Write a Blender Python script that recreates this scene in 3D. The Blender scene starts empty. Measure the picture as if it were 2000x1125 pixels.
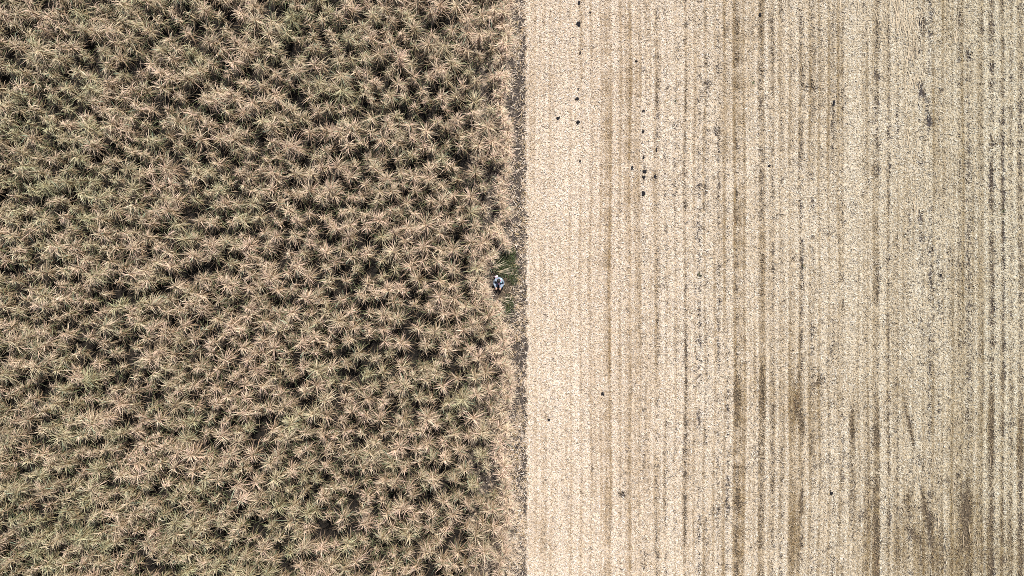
import bpy, bmesh, math, random
import numpy as np
from mathutils import Vector

# ------------------------------------------------------------------ camera, sky, sun
SC = bpy.context.scene
COL = SC.collection
PX = 0.03            # metres on the ground per pixel of the 2000 px wide photo
CAM_H = 54.0
cam_d = bpy.data.cameras.new('camera')
cam_d.sensor_width = 36.0
cam_d.lens = 32.4
cam_d.clip_start = 0.5
cam_d.clip_end = 5000.0
cam = bpy.data.objects.new('camera', cam_d)
cam.location = (0, 0, CAM_H)
COL.objects.link(cam)
SC.camera = cam

SUN_EL = math.radians(56)
SUN_AZ = math.radians(16)          # clockwise from +Y (top of the photo): upper right
world = bpy.data.worlds.new('World')
SC.world = world
world.use_nodes = True
nt = world.node_tree
bg = nt.nodes['Background']
sky = nt.nodes.new('ShaderNodeTexSky')
sky.sky_type = 'NISHITA'
sky.sun_disc = False
sky.sun_elevation = SUN_EL
sky.sun_rotation = SUN_AZ
nt.links.new(sky.outputs[0], bg.inputs[0])
bg.inputs[1].default_value = 0.075
sun_d = bpy.data.lights.new('sun', 'SUN')
sun_d.energy = 4.6
sun_d.angle = math.radians(0.5)
sun_d.color = (1.0, 0.96, 0.91)
sun = bpy.data.objects.new('sun', sun_d)
sdir = Vector((math.sin(SUN_AZ) * math.cos(SUN_EL), math.cos(SUN_AZ) * math.cos(SUN_EL), math.sin(SUN_EL)))
sun.rotation_euler = sdir.to_track_quat('Z', 'Y').to_euler()
sun.location = (20, 12, 60)
COL.objects.link(sun)
SC.view_settings.view_transform = 'Standard'
SC.view_settings.look = 'None'
SC.view_settings.exposure = 0.55
SC.view_settings.gamma = 1.0
SC.render.engine = 'CYCLES'
SC.cycles.use_denoising = False
SC.cycles.filter_width = 0.85
SC.cycles.max_bounces = 4
SC.cycles.diffuse_bounces = 2

rng = np.random.default_rng(7)
random.seed(7)

def P(px, py, z=0.0):
    """pixel of the photo -> point at height z seen there"""
    k = (CAM_H - z) / CAM_H
    return ((px - 1000) * PX * k, (562.5 - py) * PX * k, z)

# ------------------------------------------------------------------ materials
def base_mat(name, rough=0.8, spec=0.2):
    m = bpy.data.materials.new(name)
    m.use_nodes = True
    b = m.node_tree.nodes['Principled BSDF']
    b.inputs['Roughness'].default_value = rough
    b.inputs['Specular IOR Level'].default_value = spec
    return m, m.node_tree, b

def mat_attr(name, rough=0.75, spec=0.25, noise_scale=0.0, lo=0.8, hi=1.2, bump=0.0):
    """colour from the mesh attribute, broken up by a fine procedural noise"""
    m, t, b = base_mat(name, rough, spec)
    a = t.nodes.new('ShaderNodeAttribute'); a.attribute_name = 'tint'
    out = a.outputs['Color']
    if noise_scale:
        tc = t.nodes.new('ShaderNodeTexCoord')
        n = t.nodes.new('ShaderNodeTexNoise')
        n.inputs['Scale'].default_value = noise_scale
        n.inputs['Detail'].default_value = 3
        t.links.new(tc.outputs['Object'], n.inputs['Vector'])
        mr = t.nodes.new('ShaderNodeMapRange')
        mr.inputs['From Min'].default_value = 0.3; mr.inputs['From Max'].default_value = 0.7
        mr.inputs['To Min'].default_value = lo; mr.inputs['To Max'].default_value = hi
        t.links.new(n.outputs['Fac'], mr.inputs['Value'])
        v = t.nodes.new('ShaderNodeVectorMath'); v.operation = 'SCALE'
        t.links.new(out, v.inputs[0]); t.links.new(mr.outputs[0], v.inputs['Scale'])
        out = v.outputs[0]
        if bump:
            bp = t.nodes.new('ShaderNodeBump'); bp.inputs['Strength'].default_value = bump
            bp.inputs['Distance'].default_value = 0.02
            t.links.new(n.outputs['Fac'], bp.inputs['Height']); t.links.new(bp.outputs[0], b.inputs['Normal'])
    t.links.new(out, b.inputs['Base Color'])
    return m

def mat_plain(name, c1, c2, scale=20, rough=0.8, spec=0.2, bump=0.2):
    m, t, b = base_mat(name, rough, spec)
    tc = t.nodes.new('ShaderNodeTexCoord')
    n = t.nodes.new('ShaderNodeTexNoise'); n.inputs['Scale'].default_value = scale; n.inputs['Detail'].default_value = 4
    r = t.nodes.new('ShaderNodeValToRGB')
    r.color_ramp.elements[0].position = 0.35; r.color_ramp.elements[0].color = (*c1, 1)
    r.color_ramp.elements[1].position = 0.65; r.color_ramp.elements[1].color = (*c2, 1)
    t.links.new(tc.outputs['Object'], n.inputs['Vector'])
    t.links.new(n.outputs['Fac'], r.inputs[0]); t.links.new(r.outputs[0], b.inputs['Base Color'])
    if bump:
        bp = t.nodes.new('ShaderNodeBump'); bp.inputs['Strength'].default_value = bump; bp.inputs['Distance'].default_value = 0.02
        t.links.new(n.outputs['Fac'], bp.inputs['Height']); t.links.new(bp.outputs[0], b.inputs['Normal'])
    return m

M_leaf = mat_attr('dry_leaf', 0.6, 0.3)
_t = M_leaf.node_tree; _b = _t.nodes['Principled BSDF']
_tr = _t.nodes.new('ShaderNodeBsdfTranslucent'); _mx = _t.nodes.new('ShaderNodeMixShader'); _mx.inputs[0].default_value = 0.18
_at = [n for n in _t.nodes if n.bl_idname == 'ShaderNodeAttribute'][0]
_t.links.new(_at.outputs['Color'], _tr.inputs['Color'])
_t.links.new(_b.outputs[0], _mx.inputs[1]); _t.links.new(_tr.outputs[0], _mx.inputs[2])
_t.links.new(_mx.outputs[0], [n for n in _t.nodes if n.bl_idname == 'ShaderNodeOutputMaterial'][0].inputs['Surface'])
M_stem = mat_plain('dry_stem', (0.16, 0.11, 0.05), (0.30, 0.20, 0.10), 12)
M_mat = mat_attr('straw_mat', 0.9, 0.1, 28, 0.55, 1.4, 0.5)
M_straw = mat_attr('straw', 0.6, 0.3)
M_shade_soil = mat_plain('shade_dark_soil', (0.006, 0.005, 0.004), (0.018, 0.013, 0.009), 6)  # near black: the shadow between plants is put into the soil colour
M_far = mat_plain('far_stubble', (0.22, 0.17, 0.10), (0.48, 0.38, 0.25), 3)
M_clod = mat_plain('black_clod', (0.007, 0.007, 0.009), (0.028, 0.026, 0.028), 25, 0.95, 0.1, 0.6)

# ------------------------------------------------------------------ helpers
def noise(x, y, sx, sy, seed, octaves=1):
    """smooth value noise, about 0..1"""
    r = np.random.default_rng(seed)
    out = np.zeros_like(x, dtype=np.float64); amp = 1.0; tot = 0.0
    for _ in range(octaves):
        N = 512
        g = r.random((N, N))
        u = x / sx + 137.3; v = y / sy + 71.9
        i = np.floor(u).astype(int); j = np.floor(v).astype(int)
        fu = u - i; fv = v - j
        fu = fu * fu * (3 - 2 * fu); fv = fv * fv * (3 - 2 * fv)
        a = g[i % N, j % N]; b = g[(i + 1) % N, j % N]; c = g[i % N, (j + 1) % N]; d = g[(i + 1) % N, (j + 1) % N]
        out += amp * ((a * (1 - fu) + b * fu) * (1 - fv) + (c * (1 - fu) + d * fu) * fv)
        tot += amp; amp *= 0.55; sx *= 0.5; sy *= 0.5
    return out / tot

def mesh_np(name, V, F, C, mat, parent=None, loc=None, smooth=False):
    """one mesh object from arrays; F is (n,4) or (n,3); C colours per vertex"""
    me = bpy.data.meshes.new(name)
    k = F.shape[1]
    me.vertices.add(len(V)); me.vertices.foreach_set('co', np.ascontiguousarray(V, dtype=np.float32).ravel())
    me.loops.add(F.size); me.loops.foreach_set('vertex_index', np.ascontiguousarray(F, dtype=np.int32).ravel())
    me.polygons.add(len(F)); me.polygons.foreach_set('loop_start', np.arange(0, F.size, k, dtype=np.int32))
    if smooth: me.polygons.foreach_set('use_smooth', np.ones(len(F), dtype=bool))
    me.update(calc_edges=True)
    if C is not None:
        at = me.attributes.new('tint', 'FLOAT_COLOR', 'POINT')
        c4 = np.ones((len(V), 4), dtype=np.float32); c4[:, :3] = C
        at.data.foreach_set('color', c4.ravel())
    me.materials.append(mat)
    o = bpy.data.objects.new(name, me)
    COL.objects.link(o)
    if parent: o.parent = parent
    if loc is not None: o.location = loc
    return o

def tag(o, label=None, cat=None, group=None, kind=None):
    if label: o['label'] = label
    if cat: o['category'] = cat
    if group: o['group'] = group
    if kind: o['kind'] = kind
    return o

def empty(name, loc, rz=0):
    o = bpy.data.objects.new(name, None); COL.objects.link(o)
    o.location = loc; o.rotation_euler = (0, 0, rz); o.empty_display_size = 0.2
    return o

def ribbons(base, az, el, length, width, droop, color, tipcol, segs=4, twist=0.0, rg=rng, curl=0.0):
    """grass blades: rise from base along (az, el) and arch over; returns V, F, C"""
    n = len(az)
    t = np.linspace(0, 1, segs + 1)
    pos = np.zeros((n, segs + 1, 3)); pos[:, 0] = base
    e = el.copy(); a = az.copy()
    step = length / segs
    for s in range(1, segs + 1):
        d = np.stack([np.cos(e) * np.cos(a), np.cos(e) * np.sin(a), np.sin(e)], 1)
        pos[:, s] = pos[:, s - 1] + d * step[:, None]
        e = e - droop / segs
        a = a + curl * rg.normal(size=n) / segs
    side = np.stack([-np.sin(az), np.cos(az), np.zeros(n)], 1)
    tw = rg.normal(size=n) * twist
    d0 = np.stack([np.cos(az), np.sin(az), np.zeros(n)], 1)
    side = side * np.cos(tw)[:, None] + np.array([0, 0, 1.0]) * np.sin(tw)[:, None]
    prof = np.array([0.55, 1.0, 0.9, 0.6, 0.12])
    prof = np.interp(t, np.linspace(0, 1, 5), prof)
    w = width[:, None] * prof[None, :] * 0.5
    L = pos + side[:, None, :] * w[:, :, None]
    R = pos - side[:, None, :] * w[:, :, None]
    V = np.stack([L, R], 2).reshape(-1, 3)
    C = color[:, None, :] * (1 - t[None, :, None]) + tipcol[:, None, :] * t[None, :, None]
    C = np.repeat(C[:, :, None, :], 2, axis=2).reshape(-1, 3)
    b = (np.arange(n) * (segs + 1) * 2)[:, None]
    s = (np.arange(segs) * 2)[None, :]
    q = b + s
    F = np.stack([q, q + 1, q + 3, q + 2], 2).reshape(-1, 4)
    return V, F, C

def join(parts):
    V, F, C = [], [], []; o = 0
    for v, f, c in parts:
        V.append(v); F.append(f + o); C.append(c); o += len(v)
    return np.concatenate(V), np.concatenate(F), np.concatenate(C)

# ------------------------------------------------------------------ ground sheets
def sheet(name, x0, x1, y0, y1, z, mat):
    V = np.array([(x0, y0, z), (x1, y0, z), (x1, y1, z), (x0, y1, z)])
    return mesh_np(name, V, np.array([[0, 1, 2, 3]]), None, mat)

tag(sheet('ground', -1500, 1500, -1500, 1500, -0.12, M_far),
    'wide stubble covered land around the field', kind='structure')
tag(sheet('crop_soil', -44, 1.0, -32, 32, -0.10, M_shade_soil),
    'soil beneath the standing crop, shade painted into its dark colour', kind='structure')

# dark drill lines of the stubble: photo x, half width px, strength, brown tint beside it
LINES = [(1064, 3, .45, .1), (1085, 4, .2, .1), (1107, 3, .25, .1), (1140, 4, .15, .15), (1158, 3, .15, .1), (1186, 6, .15, .55),
         (1213, 3, .2, .2), (1231, 7, .15, .5), (1257, 4, .5, .2), (1283, 3.2, .85, .3), (1300, 3, .6, .1), (1319, 4, .4, .1),
         (1339, 2.6, 1.15, .25), (1366, 4, .8, .1), (1380, 3.6, .75, .3), (1403, 2.6, .95, .2), (1421, 3, .7, .3), (1439, 3, 1.1, .6),
         (1449, 7, .2, .5), (1487, 5, .8, .4), (1509, 2.4, .85, .2), (1526, 3, .5, .1), (1545, 3, .25, .2), (1565, 3.5, .8, .2),
         (1587, 4, .65, .15), (1605, 3, .25, .1), (1627, 3.5, .7, .2), (1646, 2.4, .75, .6), (1662, 3, .3, .2), (1690, 4, .25, .1),
         (1713, 4.5, .8, .35), (1736, 2.2, .95, .25), (1752, 3, .6, .1), (1775, 4, .35, .1), (1797, 4, .6, .1), (1816, 4, .9, .1),
         (1834, 3, .5, .2), (1855, 3, .3, .3), (1873, 3.5, .65, .2), (1891, 4.5, .75, .2), (1917, 3, .35, .3), (1937, 4.2, 1.15, .3),
         (1959, 3, 1.2, .4), (1974, 2.8, .7, .1), (1993, 3.2, 1.1, .2), (2015, 3, .6, .2), (2040, 3, .7, .2), (2070, 3, .8, .2),
         (2100, 3, .6, .2), (2135, 3, .9, .2), (2170, 3, .7, .2)]
# pale swaths
PALE = [(1045, 14, .25), (1098, 9, .2), (1120, 10, .2), (1172, 6, .3), (1200, 6, .2), (1310, 5, .15), (1372, 4, .2), (1428, 5, .35), (1459, 5, .1),
        (1470, 7, .2), (1498, 5, .2), (1535, 7, .15), (1575, 6, .15), (1655, 8, .5), (1675, 8, .2), (1725, 6, .3), (1745, 4, .25), (1765, 5, .1),
        (1927, 4, .3), (1949, 4, .45), (1966, 4, .5), (1984, 4, .45)]
# blotches of bare soil / damp brown mat, vignette coloured into the broad lower right ones: x, y, rx, ry, soil, brown, slant
BLOT = [(1803, 48, 6, 17, 1.5, .2, 0), (1785, 95, 9, 14, .8, .3, 0), (1714, 150, 5, 9, 1.5, .1, .3), (1801, 178, 6, 14, 1.4, .1, .35), (1812, 230, 7, 30, .9, .1, .1),
        (1938, 133, 4, 7, 1.6, .1, 0), (1892, 108, 5, 8, 1.1, .1, .3), (1936, 345, 4, 30, 1.6, .3, 0), (1577, 168, 14, 12, .8, .2, 0), (1962, 395, 3, 35, .6, .9, 0),
        (1382, 165, 8, 10, .8, 0, 0), (1400, 260, 6, 16, .8, .1, 0), (1555, 790, 6, 38, .8, 1.2, 0), (1567, 835, 5, 18, 1.2, .8, 0), (1598, 748, 8, 10, .9, .7, -.8),
        (1664, 830, 5, 34, 1.1, 1.0, 0), (1712, 850, 6, 40, 1.0, .8, 0), (1777, 835, 4, 45, 1.2, 1.0, .22), (1440, 770, 6, 30, .9, 1.2, 0), (1441, 975, 5, 26, 1.2, .9, 0), (1489, 765, 6, 45, .6, .9, 0),
        (1809, 1000, 5, 45, 1.4, 1.0, .2), (1886, 1010, 8, 52, 1.3, 1.2, 0), (1786, 1045, 7, 14, 1.3, .8, .6), (1775, 980, 8, 40, .5, 1.1, 0), (1935, 830, 6, 50, .6, 1.0, 0),
        (1870, 1020, 130, 105, .12, .32, 0), (1960, 1090, 90, 60, .16, .5, 0), (1780, 1100, 120, 60, .08, .5, 0), (1905, 985, 10, 70, .15, .5, 0), (1835, 1080, 12, 60, .15, .45, 0), (1760, 1040, 8, 70, .15, .5, 0), (1480, 760, 70, 50, .05, .35, 0), (1650, 800, 130, 60, .04, .3, 0), (1990, 870, 9, 60, .4, .9, 0), (1700, 1010, 22, 130, .25, .55, 0), (1665, 960, 7, 110, .5, .8, 0),
        (1550, 1060, 9, 90, .35, .9, 0), (1422, 940, 6, 80, .5, .4, 0), (1055, 1060, 20, 60, .12, .8, 0), (1215, 965, 7, 8, 1.2, .4, 0), (1338, 830, 5, 100, .4, .2, 0),
        (1712, 1050, 7, 90, .6, .9, 0), (1565, 990, 7, 14, .9, .6, 0), (1818, 530, 6, 50, .5, .1, 0), (1550, 505, 6, 6, 1.0, .4, 0), (1500, 860, 180, 200, .06, .25, 0), (1115, 400, 60, 200, -.12, -.1, 0), (1480, 1000, 60, 120, .1, .2, 0)]

def fields(X, Y):
    """soil exposure and brown tint of the stubble at ground points"""
    px = X / PX + 1000; py = 562.5 - Y / PX
    soil = np.zeros_like(X); brown = np.zeros_like(X)
    wob = (noise(X, Y, 3.0, 6.0, 11) - 0.5) * 3.0
    for i, (lx, w, s, b) in enumerate(LINES):
        m = np.abs(px - lx) < 40
        if not m.any(): continue
        d = px[m] - lx + wob[m] + 1.5 * (noise(X[m] * 0 + i, Y[m], 1, 0.9, 200 + i) - 0.5)
        along = noise(X[m] * 0 + i * 3, Y[m], 1, 0.42, 300 + i, 2) * 1.9 + noise(X[m] * 0, Y[m], 1, 3.5, 400 + i) * 0.9 - 0.70
        g = np.exp(-(d / (w * 1.15)) ** 2)
        soil[m] += s * g * np.clip(along, 0, 1.6) * 0.60 + s * 0.22 * np.exp(-(d / (w * 2.6)) ** 2) * np.clip(along, 0, 1.3)
        brown[m] += b * np.exp(-((d + 2) / (w * 2.2)) ** 2) * np.clip(along + .4, 0, 1.5)
    for lx, w, s in PALE:
        g = np.exp(-((px - lx + wob) / w) ** 2)
        brown -= s * g * 1.1; soil -= s * g * 0.35
    for bx, by, rx, ry, s, b, sl in BLOT:
        dy = py - by; dx = px - bx - sl * dy
        g = np.exp(-(dx / rx) ** 2 - (dy / ry) ** 2)
        soil += s * g; brown += b * g
    # fine repeating drill texture and slow patches
    soil += 0.16 * (np.cos(px * 2 * math.pi / 18.6 + wob) * .5 + .5) ** 3 * noise(X, Y, .6, 2.5, 21)
    soil += 0.34 * (noise(X, Y, .9, 2.6, 22, 3) - 0.5) + 0.16 * np.clip((px - 1250) / 500, 0, 1)
    brown += 1.15 * (noise(X, Y, 0.5, 9, 23, 2) - 0.50) + 0.5 * (noise(X, Y, 2.0, 3.0, 24, 3) - 0.5) + 0.12 * np.clip((px - 1250) / 600, 0, 1)
    st = np.cos(px * 2 * math.pi / 18.6 + wob * .7) * .5 + np.cos(px * 2 * math.pi / 9.7 + wob * 1.2 + 1) * .5
    brown += 0.50 * st * (0.5 + noise(X, Y, .8, 4, 27)); soil += 0.13 * np.clip(st, 0, 1) * noise(X, Y, .5, 1.2, 28, 2) * (0.35 + np.clip((px - 1230) / 200, 0, 1))
    # margin strip between crop and stubble
    mar = 1 / (1 + np.exp((px - 1028 - 7 * (noise(X, Y, .25, .3, 31, 2) - .5) - 4 * (noise(X, Y, 2, 2, 33) - .5) - (py - 560) * 0.003) / 1.0))
    soil_m = 0.98 + 1.1 * (noise(X, Y, .5, 1.3, 32, 3) - 0.5) - 0.28 * np.clip((py - 950) / 120, 0, 1)
    soil = soil * (1 - mar) + soil_m * mar
    notch = np.exp(-((px - 988) / 20) ** 4 - ((py - 545) / 58) ** 4)
    soil = soil + .6 * notch
    brown = brown * (1 - mar) + (0.25 + .6 * notch) * mar
    return soil, brown, mar

# straw mat: relief and colour
def build_mat():
    dx = 0.05
    xs = np.arange(-2.6, 38, dx); ys = np.arange(-23.0, 23.0, dx)
    X, Y = np.meshgrid(xs, ys)
    nx, ny = len(xs), len(ys)
    X = X + rng.uniform(-.018, .018, X.shape); Y = Y + rng.uniform(-.018, .018, Y.shape)
    soil, brown, mar = fields(X, Y)
    r1 = rng.random(X.shape); r2 = noise(X, Y, .11, .13, 41)
    speck = 0.75 * r1 + 1.1 * (r2 - .5) + 0.45 * (noise(X, Y, .3, .35, 42) - .5) + 0.16
    # exposed dark soil where the threshold is passed
    ex = 1 / (1 + np.exp(-((soil + speck * 0.95) - 1.08) * 13))
    straw = np.array([0.53, 0.42, 0.305]); pale = np.array([0.64, 0.54, 0.43]); br = np.array([0.31, 0.225, 0.13])
    t = np.clip(brown * 0.55 + 0.38 + 0.35 * (rng.random(X.shape) - .5), 0, 1.4)[..., None]
    c = np.where(t < .5, pale * (1 - 2 * t) + straw * 2 * t, straw * (2 - 2 * t) + br * (2 * t - 1))
    c = np.clip(c, 0.05, .8) * (0.78 + 0.40 * rng.random(X.shape))[..., None]
    # greyer, greener straw to the right, with vignette darkening put into the colour
    g = np.clip((X - 6) / 22, 0, 1)[..., None]
    c = c * (1 - g * np.array([0.20, 0.15, 0.20]))
    dark = (np.array([0.052, 0.044, 0.041])[None, None] + np.clip(brown, 0, 1)[..., None] * np.array([0.03, 0.018, 0.0])) * (0.35 + 1.5 * rng.random(X.shape)[..., None])
    C = c * (1 - ex[..., None]) + dark * ex[..., None]
    Z = -0.035 + 0.045 * r1 + 0.035 * (r2 - .5) - 0.03 * ex - 0.02 * mar
    V = np.stack([X, Y, Z], -1).reshape(-1, 3)
    i = np.arange(ny - 1)[:, None] * nx + np.arange(nx - 1)[None, :]
    F = np.stack([i, i + 1, i + nx + 1, i + nx], -1).reshape(-1, 4)
    return mesh_np('stubble_field', V, F, C.reshape(-1, 3), M_mat)
tag(build_mat(), 'pale harvested field under chopped straw with dark drill lines', kind='structure')

# loose chopped straw
def build_straw(n=640000):
    X = rng.uniform(-1.6, 37.5, n); Y = rng.uniform(-22.5, 22.5, n)
    soil, brown, mar = fields(X, Y)
    keep = rng.random(n) > np.clip(soil * 0.58 - 0.02 + 0.30 * mar, 0, .9)
    keep &= (X > -0.6) | (rng.random(n) < 0.25)
    X, Y, brown, mar = X[keep], Y[keep], brown[keep], mar[keep]; n = len(X)
    a = rng.uniform(0, 2 * math.pi, n)
    L = rng.gamma(2.2, 0.030, n) + 0.035; L = np.minimum(L, 0.40) * (1 + 0.35 * mar)
    W = rng.uniform(0.008, 0.026, n)
    tilt = rng.normal(0, 0.22, n)
    d = np.stack([np.cos(a), np.sin(a), np.sin(tilt)], 1); s = np.stack([-np.sin(a), np.cos(a), rng.normal(0, .35, n)], 1)
    c0 = np.stack([X, Y, rng.uniform(0.005, 0.035, n) + np.abs(np.sin(tilt)) * L * .5], 1)
    V = np.stack([c0 - d * L[:, None] / 2 - s * W[:, None] / 2, c0 + d * L[:, None] / 2 - s * W[:, None] / 2,
                  c0 + d * L[:, None] / 2 + s * W[:, None] / 2, c0 - d * L[:, None] / 2 + s * W[:, None] / 2], 1).reshape(-1, 3)
    F = np.arange(4 * n).reshape(-1, 4)
    k = rng.random(n)[:, None]
    pale = np.array([0.78, 0.70, 0.61]); tan = np.array([0.57, 0.46, 0.34]); br = np.array([0.33, 0.235, 0.13])
    c = np.where(k < .55, pale * (1 - k / .55) + tan * k / .55, tan * (1 - (k - .55) / .45) + br * (k - .55) / .45)
    bb = np.clip(brown, 0, 1.2)[:, None]
    c = c * (1 - .42 * bb * np.array([0.85, 1.0, 1.2]))
    g = np.clip((X - 6) / 22, 0, 1)[:, None]
    c = c * (1 - g * np.array([0.19, 0.14, 0.19]))  # same rightward tone as the mat, painted vignette included
    C = np.repeat(np.clip(c, .02, .85), 4, axis=0)
    return mesh_np('straw_litter', V, F, C, M_straw)
tag(build_straw(), 'loose chopped pale straw scattered all over the field', 'straw', kind='stuff')

def build_long_straw():
    """long uncut straws lying along the rows near the upper right"""
    spots = [(1755, 20, 14, 40, 26), (1765, 60, 18, 30, 26), (1790, 70, 12, 45, 26), (1775, 110, 12, 30, 16), (1745, 40, 16, 30, 14),
             (1700, 30, 50, 30, 14), (1790, 170, 10, 30, 8), (1770, 260, 14, 60, 8), (1865, 75, 6, 20, 5), (1790, 360, 10, 60, 6), (1900, 1060, 60, 50, 7),
             (1800, 930, 20, 20, 10), (1850, 900, 60, 60, 14), (1600, 700, 300, 300, 45), (1300, 500, 220, 420, 45)]
    B, A, Ln = [], [], []
    for x, y, rx, ry, n in spots:
        for _ in range(n):
            q = P(x + random.gauss(0, rx * .6), y + random.gauss(0, ry * .6), 0.05)
            B.append(q); A.append(math.pi / 2 + random.gauss(0, .22) if rx < 100 else random.uniform(0, 6.28)); Ln.append(random.uniform(.5, 1.6) if rx < 100 else random.uniform(.3, .7))
    n = len(B); B = np.array(B); B[:, 2] = rng.uniform(.04, .08, n)
    col = np.array([0.50, 0.40, 0.27]) * rng.uniform(.7, 1.3, (n, 1))
    V, F, C = ribbons(B, np.array(A), np.full(n, 0.05), np.array(Ln), rng.uniform(.018, .032, n), np.full(n, 0.1), col, col, 4, .3, curl=.3)
    V[:, 2] = np.maximum(V[:, 2], .03)
    return mesh_np('long_straw', V, F, C, M_straw)
tag(build_long_straw(), 'long uncut straws lying along the rows of the stubble', 'straw', kind='stuff')

# ------------------------------------------------------------------ standing crop
def edge_px(py):
    """photo x of the foot of the crop edge"""
    e = 984.5 + 5 * math.sin(py / 37.0) + 4 * math.sin(py / 13.0 + 1)
    if 478 < py < 605:
        t = min(1, (py - 478) / 25, (605 - py) / 20)
        e -= 34 * max(0, t)
    return e

TAN = np.array([0.57, 0.46, 0.34]); PINK = np.array([0.60, 0.43, 0.345]); GRN = np.array([0.33, 0.35, 0.205]); GOLD = np.array([0.52, 0.34, 0.17]); TEAL = np.array([0.26, 0.38, 0.27])

def tussock(h, R, tone, rg, edge=False, lean=(0, 0)):
    """leaves of one clump round its foot; tone: 0 green .. 1 pink"""
    parts = []
    shade = rg.uniform(.84, 1.16)
    nst = int(rg.choice([1, 1, 2, 2, 3]))
    tips = []
    stems = []
    for k in range(nst):
        ang = rg.uniform(0, 6.28); off = 0 if k == 0 else rg.uniform(.16, .42)
        hh = h * (1 if k == 0 else rg.uniform(.58, .98))
        Rk = R * rg.uniform(.75, 1.1)
        tip = np.array([lean[0] + off * math.cos(ang) + rg.normal(0, .05), lean[1] + off * math.sin(ang) + rg.normal(0, .05), hh])
        root = np.array([tip[0] * .25, tip[1] * .25, -0.1])
        stems.append((root, tip))
        base_col = (PINK * tone + GRN * (1 - tone)) if tone < .5 else (TAN * (1 - tone) + PINK * tone)
        n = int((98 if k == 0 else 64) * (R / .52) * (1.9 if edge else 1) * rg.uniform(.7, 1.15))
        u = rg.random(n) ** 0.8                       # 0 = top of the stem, 1 = lower down
        t = u * (1.0 if edge else 0.70)
        base = tip[None, :] * (1 - t[:, None]) + root[None, :] * t[:, None]
        az = rg.uniform(0, 2 * math.pi, n)
        ph, am = rg.uniform(0, 6.28), rg.uniform(.1, .95)
        az = az + am * np.sin(az - ph)
        el = 1.30 - 0.85 * u + rg.normal(0, .32, n)
        L = Rk * (0.80 + 1.20 * rg.random(n)) * (1 + .30 * u)
        W = rg.uniform(.014, .036, n)
        dr = rg.uniform(0.9, 2.9, n) + .5 * (1 - u)
        mixg = np.clip(rg.normal(tone, .28, n), 0, 1)[:, None]
        c = GRN * (1 - mixg) + np.where(rg.random(n)[:, None] < .5, TAN, PINK) * mixg
        c = c * rg.uniform(.70, 1.62, n)[:, None] * shade
        c[rg.random(n) < .03] = TEAL
        c = c * (1 - u[:, None] ** 1.5 * (0 if edge else 1) * np.array([.58, .62, .70]))   # old lower leaves are brown; shade inside the crop also put into their colour
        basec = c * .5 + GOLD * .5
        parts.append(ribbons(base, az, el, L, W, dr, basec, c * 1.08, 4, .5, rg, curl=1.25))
    if not edge:      # old drooping leaves low on the stems
        n = 34
        hb = rg.uniform(.15, .62, n) * h
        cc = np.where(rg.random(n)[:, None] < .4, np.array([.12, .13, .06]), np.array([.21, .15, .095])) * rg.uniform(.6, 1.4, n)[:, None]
        bb = np.stack([rg.normal(0, .16, n), rg.normal(0, .16, n), hb], 1)
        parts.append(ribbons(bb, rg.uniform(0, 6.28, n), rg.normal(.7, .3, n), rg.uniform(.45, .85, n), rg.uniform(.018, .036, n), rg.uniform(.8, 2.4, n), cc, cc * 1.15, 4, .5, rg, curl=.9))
    return join(parts), stems

def stem_mesh(stems, rg):
    V, F = [], []
    for root, tip in stems:
        for j in range(3):
            o = rg.normal(0, .05, 3); o[2] = 0
            mid = (root + tip) / 2 + np.array([rg.normal(0, .03), rg.normal(0, .03), 0])
            b = len(V); k = 5
            for p, r in ((root + o, .022), (mid + o * .7, .018), (tip + o * .2 - np.array([0, 0, .05 + .1 * j]), .008)):
                for q in range(k):
                    V.append((p[0] + r * math.cos(q * 2 * math.pi / k), p[1] + r * math.sin(q * 2 * math.pi / k), p[2]))
            for s in range(2):
                for q in range(k):
                    F.append((b + s * k + q, b + s * k + (q + 1) % k, b + (s + 1) * k + (q + 1) % k, b + (s + 1) * k + q))
    return np.array(V), np.array(F)

# positions: Poisson disc over the crop, feet positions in metres
H0 = 1.85
def poisson(x0, x1, y0, y1, rmin, tries=26000):
    cell = rmin; grid = {}; pts = []
    for _ in range(tries):
        x = random.uniform(x0, x1); y = random.uniform(y0, y1)
        r = rmin * (0.86 + 0.28 * random.random())
        gi, gj = int(x // cell), int(y // cell)
        ok = True
        for a in range(gi - 2, gi + 3):
            for b in range(gj - 2, gj + 3):
                for q in grid.get((a, b), ()):
                    if (q[0] - x) ** 2 + (q[1] - y) ** 2 < r * r: ok = False; break
                if not ok: break
            if not ok: break
        if ok:
            grid.setdefault((gi, gj), []).append((x, y)); pts.append((x, y))
    return pts

plants = []      # x, y, h, R, tone, edge
for x, y in poisson(-36, 1, -21, 21, 0.75, 60000):
    py = 562.5 - y / PX
    ex = (edge_px(min(max(py, 0), 1125)) - 1000) * PX
    if x > ex - 0.50: continue
    n1 = float(noise(np.array([x]), np.array([y]), 5, 5, 51, 2)[0])
    tone = 0.30 + 0.85 * (n1 - .15) + 0.30 * (x + 30) / 30 + random.gauss(0, .24)
    hh = H0 * random.uniform(.80, 1.08)
    plants.append((x, y, hh, random.choice([.30, .36, .40, .44, .48, .56]), min(1, max(0, tone)), False))
# the edge row: lower, denser, drooping to the ground
yy = -22.0
while yy < 22.0:
    py = 562.5 - yy / PX
    ex = (edge_px(min(max(py, 0), 1125)) - 1000) * PX
    if not (512 < py < 592):
        plants.append((ex - random.uniform(-.02, .22), yy, random.uniform(1.1, 1.7), random.uniform(.30, .44), random.uniform(.8, 1), True))
    else:
        plants.append((ex - random.uniform(.25, .5), yy, random.uniform(1.0, 1.6), random.uniform(.34, .46), random.uniform(.6, 1), True))
    yy += random.uniform(.26, .42)

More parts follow.
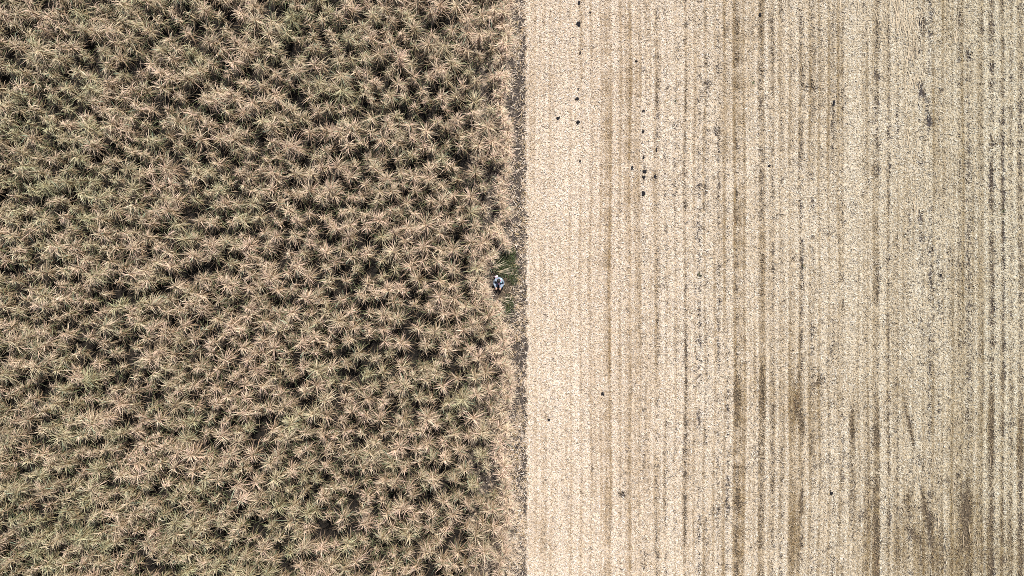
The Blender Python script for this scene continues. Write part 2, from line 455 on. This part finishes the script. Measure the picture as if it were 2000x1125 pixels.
# keep the spot of the person clear
pp = P(972, 549)
plants = [p for p in plants if (p[0] - pp[0]) ** 2 + (p[1] - pp[1]) ** 2 > .50 ** 2 and not (-0.75 < p[0] - pp[0] and abs(p[1] - pp[1]) < .50 and p[0] > pp[0] - .30)]

def seen(p):
    k = CAM_H / (CAM_H - p[2])
    return abs(p[0] * k) < 30.4 and abs(p[1] * k) < 17.2
vis = [p for p in plants if seen(p)]
hid = [p for p in plants if not seen(p)]
vis.sort(key=lambda p: p[0] ** 2 + p[1] ** 2)
near, rest = vis[:300], vis[300:]
print('plants visible', len(vis), 'all', len(plants))

edge_near = sorted([p for p in near if p[5] and p[0] > -1.3], key=lambda p: -p[1])
ORD = ['first', 'second', 'third', 'fourth', 'fifth', 'sixth', 'seventh', 'eighth', 'ninth', 'tenth', 'eleventh', 'twelfth']
for i, p in enumerate(near):
    x, y, h, R, tone, edge = p
    rg = np.random.default_rng(1000 + i)
    (V, F, C), stems = tussock(h, R, tone, rg, edge, (rg.normal(.03, .08), rg.normal(0, .08)))
    root = empty('grass_clump', (x, y, 0))
    mesh_np('leaves', V, F, C, M_leaf, root)
    SV, SF = stem_mesh(stems, rg)
    mesh_np('stem', SV, SF, None, M_stem, root)
    if edge:
        tag(root, 'low pinkish dry grass clump drooping at the outer edge of the crop', 'grass clump', 'grass clumps along the crop edge')
    elif tone < .42:
        tag(root, 'tall spiky grass clump with greenish blades inside the near crop', 'grass clump', 'greenish grass clumps in the crop')
    else:
        tag(root, 'tall spiky dry tan grass clump inside the near crop', 'grass clump', 'tan grass clumps in the crop')

def mass(lst, name, seed):
    parts, SVs, SFs, SCs = [], [], [], []
    for i, p in enumerate(lst):
        x, y, h, R, tone, edge = p
        rg = np.random.default_rng(seed + i)
        (V, F, C), stems = tussock(h, R, tone, rg, edge, (rg.normal(.03, .08), rg.normal(0, .08)))
        V = V + np.array([x, y, 0]); parts.append((V, F, C))
        SV, SF = stem_mesh(stems, rg); SV = SV + np.array([x, y, 0])
        parts.append((SV, SF, np.tile(np.array([.22, .15, .07]), (len(SV), 1))))
    V, F, C = join(parts)
    return mesh_np(name, V, F, C, M_leaf)
tag(mass(rest, 'standing_crop', 20000), 'mass of dry spiky grass filling the outer left of the crop', 'crop', kind='stuff')
tag(mass(hid, 'outer_crop', 40000), 'continuation of the dry grass crop beyond the photo', 'crop', kind='stuff')

# ------------------------------------------------------------------ litter and grass on the margin, weeds
def blades_patch(cx, cy, r, n, cols, L, rg, h=0.0, ry=None, el=.6):
    q = rg.normal(0, .5, (n, 2)) * np.array([r, ry or r])
    base = np.stack([cx + q[:, 0], cy + q[:, 1], np.full(n, h)], 1)
    az = rg.uniform(0, 6.28, n); e = np.clip(rg.normal(el, .35, n), .05, 1.5)
    c = cols[rg.integers(0, len(cols), n)] * rg.uniform(.7, 1.3, (n, 1))
    return ribbons(base, az, e, rg.uniform(.5, 1.1, n) * L, rg.uniform(.018, .036, n), rg.uniform(.4, 1.4, n), c, c * 1.1, 4, .4, rg, curl=.4)

def margin():
    rg = np.random.default_rng(77); parts = []
    tans = np.array([[.55, .43, .32], [.5, .36, .22], [.62, .52, .42], [.33, .25, .13]])
    for _ in range(560):
        y = rg.uniform(-22, 22); py = 562.5 - y / PX
        x = rg.uniform(-.4, .85)
        if 485 < py < 612 and x < .35 and rg.random() < .75: continue
        if noise(np.array([x]), np.array([y]), .5, 1.3, 32, 3)[0] > .58 and rg.random() < .6: continue
        parts.append(blades_patch(x, y, .16, int(rg.integers(4, 11)), tans, .34, rg, .0, el=.35))
    return join(parts)
V, F, C = margin()
tag(mesh_np('fallen_grass', V, F, C, M_leaf), 'fallen dry blades on the dark strip between crop and stubble', 'dry grass', kind='stuff')

greens = np.array([[.055, .080, .025], [.075, .100, .04], [.04, .055, .022], [.17, .16, .09], [.07, .07, .035]])
def weed(px, py, r, n, L, label, group=None, cols=greens, ry=None, seed=0):
    rg = np.random.default_rng(500 + seed)
    x, y, _ = P(px, py)
    V, F, C = blades_patch(0, 0, r, n, cols, L, rg, -.02, ry, el=.8)
    o = empty('weed', (x, y, 0))
    mesh_np('leaves', V, F, C, M_leaf, o)
    rv, rf = stem_mesh([(np.array([0, 0, -.05]), np.array([.01, 0, L * .55]))], rg)
    mesh_np('stem', rv, rf, None, M_stem, o)
    tag(o, label, 'weed', group)
WG = 'green weeds in the notch of the crop edge'
weed(996, 497, .36, 200, .36, 'green grassy weed at the top of the crop edge notch', WG, seed=1)
weed(992, 508, .40, 260, .36, 'bright green leafy weed below the top of the notch', WG, seed=2)
weed(975, 519, .42, 300, .36, 'dark green weed against the crop at the left of the notch', WG, seed=3)
weed(984, 528, .36, 200, .36, 'low green weed just above the seated person', WG, seed=4)
weed(1003, 540, .28, 150, .30, 'green weed right of the seated person at the bare strip', WG, seed=5)
weed(992, 519, .30, 200, .34, 'dark green weed in the middle of the notch patch', WG, seed=9)
weed(1006, 520, .22, 50, .26, 'small sparse green weed on the bare strip by the notch', WG, seed=6)
weed(992, 596, .32, 220, .36, 'green weed in the lower pocket of the crop edge', WG, seed=7, ry=.5)
weed(1003, 553, .16, 60, .22, 'tiny green weed below and right of the seated person', WG, seed=8)
WS = 'tiny green weeds in the stubble'
for i, (a, b, t) in enumerate([(1570, 520, 'tiny green weed in the middle of the stubble field'), (1320, 197, 'tiny green weed between drill lines in the upper left stubble'),
                               (1960, 412, 'upright green weed in the dark drill line near the right edge'), (1366, 537, 'faint green weed in the centre left stubble'),
                               (1470, 161, 'tiny yellow green weed high in the stubble field')]):
    weed(a, b, .10, 22, .18, t, WS, seed=20 + i)

# tall dry stalks bent over the notch
def bent(px, py, px2, py2, h, label, seed):
    rg = np.random.default_rng(seed)
    a = P(px, py, 0); b = P(px2, py2, h * .6)
    az = math.atan2(b[1] - a[1], b[0] - a[0]); L = math.hypot(b[0] - a[0], b[1] - a[1]) * 1.15
    n = 7
    V, F, C = ribbons(np.stack([rg.normal(0, .03, n), rg.normal(0, .03, n), np.full(n, h * .5)], 1), az + rg.normal(0, .36, n), rg.normal(.45, .12, n), np.full(n, L) * rg.uniform(.75, 1.1, n),
                      np.full(n, .02), rg.uniform(.7, 1.1, n), np.tile([.5, .4, .25], (n, 1)), np.tile([.66, .56, .42], (n, 1)), 4, .3, rg, curl=.2)
    o = empty('bent_grass', (a[0], a[1], 0))
    mesh_np('leaves', V, F, C, M_leaf, o)
    rv, rf = stem_mesh([(np.array([0, 0, -.05]), np.array([0, 0, h * .55]))], rg)
    mesh_np('stem', rv, rf, None, M_stem, o)
    tag(o, label, 'grass clump')
bent(958, 526, 986, 509, 1.1, 'bundle of pale blades arching up over the notch weeds', 1)
bent(972, 531, 1001, 528, .7, 'pale blades lying straight across the green weeds in the notch', 2)
bent(975, 583, 1000, 588, .9, 'golden blades leaning out of the crop below the seated person', 3)
bent(980, 616, 1004, 610, .9, 'tan blades reaching over the dark strip under the lower pocket', 4)

# ------------------------------------------------------------------ black clods on the stubble
CL = [(1131, 6, 2.4, 4, 'black clod cut by the top edge of the photo'),
      (1129.5, 47, 5, 4.2, 'largest round black clod near the top of the field'),
      (1152, 25, 2.2, 2, 'small black clod right of the topmost clods'),
      (1133, 103, 2, 3, 'small upright black clod in the upper left stubble'),
      (1129, 174, 2, 2, 'tiny black clod just above an oval black clod'),
      (1127, 193, 4, 3.2, 'oval black clod on the pale swath left of the drill lines'),
      (1090, 231, 3.2, 3, 'ragged black clod closest to the bare strip in the upper field'),
      (1129, 239, 4, 4.2, 'ragged black clod under the oval black clod'),
      (1133, 315, 2, 2.2, 'lone tiny black clod left of the clod cluster'),
      (1243, 119.5, 3.2, 1.7, 'flat wide black clod in the upper stubble'),
      (1257, 217, 3.2, 2.6, 'black clod uppermost in the second line of clods'),
      (1256, 257, 3, 2.7, 'heart shaped black clod above the clod cluster'),
      (1235, 328, 2.6, 3.6, 'black clod on the left side of the clod cluster'),
      (1259, 335, 5, 3, 'wide black clod in the middle of the clod cluster'),
      (1257, 346, 4, 2.6, 'broken black clod just under the wide one in the cluster'),
      (1279, 345, 2, 3.8, 'thin upright black clod on the right side of the cluster'),
      (1257, 308, 2.2, 3, 'small black clod at the top of the clod cluster'),
      (1257, 378, 3.8, 4.3, 'round black clod below the clod cluster'),
      (1282, 293, 2, 3.6, 'narrow black clod on the drill line right of the clods'),
      (1072, 820, 2.6, 2.4, 'black clod alone in the lower stubble near the crop'),
      (1177, 769, 2.8, 3.6, 'black clod alone in the lower middle stubble'),
      (1484, 29, 3.2, 3, 'black clod near the top middle of the stubble'),
      (1502, 324, 2.6, 2.2, 'black clod alone in the centre of the upper stubble'),
      (1628, 201, 2.2, 6, 'long narrow black clod standing along a drill line'),
      (1624, 963, 3, 3, 'round black clod in the lower right stubble'),
      (1837, 537, 3, 2.2, 'small black clod in the right of the stubble')]
for i, (x, y, rx, ry, lab) in enumerate(CL):
    bm = bmesh.new(); bmesh.ops.create_icosphere(bm, subdivisions=3, radius=1)
    rr = random.Random(i)
    ph = [rr.uniform(0, 6) for _ in range(6)]
    for v in bm.verts:
        c = v.co
        k = 1 + .16 * math.sin(3 * c.x + ph[0]) + .14 * math.sin(4 * c.y + ph[1]) + .08 * math.sin(9 * c.x + ph[2] + 7 * c.y) + .05 * math.sin(17 * c.y + ph[3] + 11 * c.z) + .04 * rr.uniform(-1, 1)
        v.co = Vector((c.x * k * rx * PX * .98, c.y * k * ry * PX * .98, max(-.4, c.z) * k * min(rx, ry) * PX * .62))
    me = bpy.data.meshes.new('soil_clod'); bm.to_mesh(me); bm.free()
    me.materials.append(M_clod)
    o = bpy.data.objects.new('soil_clod', me); COL.objects.link(o)
    q = P(x, y); o.location = (q[0], q[1], .035)
    tag(o, lab, 'clod', 'black clods on the stubble')

# ------------------------------------------------------------------ the person sitting in the notch
M_skin = mat_plain('skin', (.46, .27, .19), (.55, .34, .25), 30, .55, .3, 0)
M_hair = mat_plain('black_hair', (.006, .005, .005), (.018, .014, .012), 60, .5, .4, .3)
M_jacket = mat_plain('blue_grey_cloth', (.20, .25, .31), (.31, .36, .43), 14, .85, .1, .4)
M_trouser = mat_plain('grey_blue_denim', (.15, .19, .26), (.25, .30, .38), 18, .9, .1, .4)
M_pink = mat_plain('pink_white_cloth', (.70, .08, .30), (.92, .78, .86), 9, .85, .1, .2)
M_white = mat_plain('white_cloth', (.80, .74, .80), (.90, .86, .90), 8, .8, .1, .2)
M_mag = mat_plain('magenta_cloth', (.55, .05, .25), (.70, .12, .36), 10, .8, .1, .2)
M_cyan = mat_plain('cyan_cloth', (.35, .78, .88), (.6, .9, .95), 12, .6, .3, 0)
M_shoe = mat_plain('dark_shoe', (.02, .02, .022), (.05, .05, .055), 20, .7, .2, .2)
M_eye = mat_plain('eye', (.01, .01, .01), (.03, .02, .02), 10, .2, .5, 0)

def skin(name, verts, edges, mat, parent, root=0, sub=2):
    """verts: list of (x, y, z, rx, ry); one continuous surface"""
    me = bpy.data.meshes.new(name)
    me.from_pydata([v[:3] for v in verts], edges, [])
    o = bpy.data.objects.new(name, me); COL.objects.link(o)
    o.modifiers.new('skin', 'SKIN').use_smooth_shade = True
    for i, v in enumerate(verts):
        sv = me.skin_vertices[0].data[i]; sv.radius = (v[3], v[4] if len(v) > 4 else v[3]); sv.use_root = (i == root)
    s = o.modifiers.new('sub', 'SUBSURF'); s.levels = sub; s.render_levels = sub
    me.materials.append(mat); o.parent = parent
    return o

def chainv(*lists):
    verts, edges = [], []
    for pts, at in lists:
        prev = at
        for p in pts:
            verts.append(p); 
            if prev is not None: edges.append((prev, len(verts) - 1))
            prev = len(verts) - 1
    return verts, edges

def ball(name, c, r, mat, parent, sc=(1, 1, 1), f=None):
    bm = bmesh.new(); bmesh.ops.create_uvsphere(bm, u_segments=20, v_segments=14, radius=r)
    for v in bm.verts:
        if f: f(v)
        v.co = Vector((v.co.x * sc[0] + c[0], v.co.y * sc[1] + c[1], v.co.z * sc[2] + c[2]))
    me = bpy.data.meshes.new(name); bm.to_mesh(me); bm.free()
    for p in me.polygons: p.use_smooth = True
    me.materials.append(mat); o = bpy.data.objects.new(name, me); COL.objects.link(o); o.parent = parent
    return o

q = P(974.5, 548)
per = empty('person', (q[0], q[1], 0), math.radians(-4))
per.scale = (1.12, 1.22, 1.08)
tag(per, 'person with black hair in a blue grey jacket sitting in the crop edge notch', 'person')
# the figure faces -Y (down in the photo), knees drawn up; body is one surface
def hand(s, wx, wy, wz):
    """five bent fingers as chains from the palm; s = side"""
    fs = []
    for k, (o, ln) in enumerate([(-.030, .070), (-.010, .080), (.010, .076), (.029, .060)]):
        bx = wx + o
        fs.append([(bx, wy - .050, wz + .004, .0095), (bx * 1.0, wy - .050 - ln * .45, wz - .004, .0088), (bx, wy - .050 - ln * .75, wz - .028, .008), (bx, wy - .050 - ln * .78, wz - .050, .007)])
    fs.append([(wx - s * .034, wy - .020, wz - .004, .0105), (wx - s * .052, wy - .045, wz - .018, .0095), (wx - s * .052, wy - .066, wz - .034, .008)])
    return fs
verts = [(0, .04, .13, .14, .11), (0, .05, .26, .12, .10), (0, .03, .40, .14, .10), (0, .00, .51, .11, .08), (0, -.015, .585, .052, .05),
         (0, -.03, .645, .066, .075), (0, -.035, .715, .078, .092), (0, -.03, .775, .070, .082), (0, -.02, .815, .035, .04)]
edges = [(i, i + 1) for i in range(8)]
verts.append((0, -.128, .690, .012, .012)); edges.append((6, len(verts) - 1))       # nose
verts.append((0, -.100, .645, .018, .018)); edges.append((5, len(verts) - 1))       # chin
for s in (-1, 1):
    verts.append((s * .083, -.025, .70, .014, .018)); edges.append((6, len(verts) - 1))      # ear
for s in (-1, 1):
    arm = [(s * .165, .01, .50, .052), (s * .235, -.06, .38, .044), (s * .25, -.14, .29, .040), (s * .19, -.25, .33, .033), (s * .125, -.335, .385, .025, .02), (s * .105, -.375, .40, .034, .017)]
    pv = 3
    for a in arm:
        verts.append(a); edges.append((pv, len(verts) - 1)); pv = len(verts) - 1
    palm = pv
    for f in hand(s, arm[-1][0], arm[-1][1] + .02, arm[-1][2]):
        pv = palm
        for a in f:
            verts.append(a); edges.append((pv, len(verts) - 1)); pv = len(verts) - 1
    leg = [(s * .10, .0, .12, .085), (s * .12, -.17, .25, .075), (s * .13, -.335, .36, .058), (s * .13, -.33, .22, .052), (s * .13, -.31, .08, .038), (s * .135, -.40, .035, .036, .026)]
    pv = 0
    for a in leg:
        verts.append(a); edges.append((pv, len(verts) - 1)); pv = len(verts) - 1
skin('body', verts, edges, M_skin, per)
# jacket: torso and sleeves a little larger than the body
jv = [(0, .05, .14, .165, .135), (0, .06, .27, .15, .125), (0, .035, .41, .165, .125), (0, .005, .52, .125, .10), (0, -.01, .565, .07, .07)]
je = [(0, 1), (1, 2), (2, 3), (3, 4)]
for s in (-1, 1):
    pv = 3
    for a in [(s * .168, .01, .50, .068), (s * .24, -.06, .385, .060), (s * .255, -.14, .295, .054), (s * .20, -.24, .325, .046), (s * .145, -.315, .375, .038)]:
        jv.append(a); je.append((pv, len(jv) - 1)); pv = len(jv) - 1
jk = skin('jacket', jv, je, M_jacket, per)
for s, y in ((1, .06), (1, -.07)):
    ball('shoulder_patch', (.12, y + .01, .545 - abs(y) * .3), .05, M_cyan, jk, (1, .8, .5))
tv = [(0, .03, .12, .16, .13)]; te = []
for s in (-1, 1):
    pv = 0
    for a in [(s * .10, .0, .125, .105), (s * .12, -.17, .26, .093), (s * .13, -.34, .365, .074), (s * .13, -.33, .22, .066), (s * .13, -.31, .10, .055)]:
        tv.append(a); te.append((pv, len(tv) - 1)); pv = len(tv) - 1
skin('trousers', tv, te, M_trouser, per)
for s in (-1, 1):
    skin('shoe', [(s * .13, -.295, .045, .045, .042), (s * .135, -.38, .035, .046, .032), (s * .14, -.45, .03, .036, .024)], [(0, 1), (1, 2)], M_shoe, per)
skin('scarf', [(-.085, -.005, .565, .038), (-.05, -.075, .555, .042), (.03, -.09, .55, .042), (.09, -.02, .565, .036), (.05, .055, .57, .034), (-.045, .055, .57, .034), (.02, -.15, .50, .045, .03), (.04, -.20, .42, .040, .025)],
     [(0, 1), (1, 2), (2, 3), (3, 4), (4, 5), (5, 0), (2, 6), (6, 7)], M_pink, per, 2)
def hairf(v):
    if v.co.y < -.02 and v.co.z < .03: v.co.y *= .55; v.co.z += .02
ball('hair', (0, -.018, .745), .102, M_hair, per, (.95, 1.08, .98), hairf)
for s in (-1, 1):
    ball('eye', (s * .030, -.118, .712), .011, M_eye, per)
ball('mouth', (0, -.116, .662), .018, M_mag, per, (1, .4, .35))

# pink and white bag leaning behind the person's right shoulder
b = P(970, 540.5)
bag = empty('bag', (b[0], b[1], 0), math.radians(20))
tag(bag, 'white and magenta bag behind the seated person', 'bag')
def rbox(name, c, d, mat, parent, bev=.03):
    bm = bmesh.new(); bmesh.ops.create_cube(bm, size=1)
    for v in bm.verts: v.co = Vector((v.co.x * d[0] + c[0], v.co.y * d[1] + c[1], v.co.z * d[2] + c[2]))
    bmesh.ops.bevel(bm, geom=bm.edges[:], offset=bev, segments=3, affect='EDGES', profile=.6)
    me = bpy.data.meshes.new(name); bm.to_mesh(me); bm.free()
    for p in me.polygons: p.use_smooth = True
    me.materials.append(mat); o = bpy.data.objects.new(name, me); COL.objects.link(o); o.parent = parent
    return o
rbox('bag_body', (0, 0, .17), (.17, .13, .34), M_white, bag, .045)
rbox('pocket', (-.09, 0, .13), (.05, .10, .20), M_mag, bag, .02)
skin('strap', [(-.05, -.03, .33, .010), (-.02, -.05, .40, .010), (.04, -.04, .40, .010), (.06, -.02, .33, .010)], [(0, 1), (1, 2), (2, 3)], M_mag, bag)
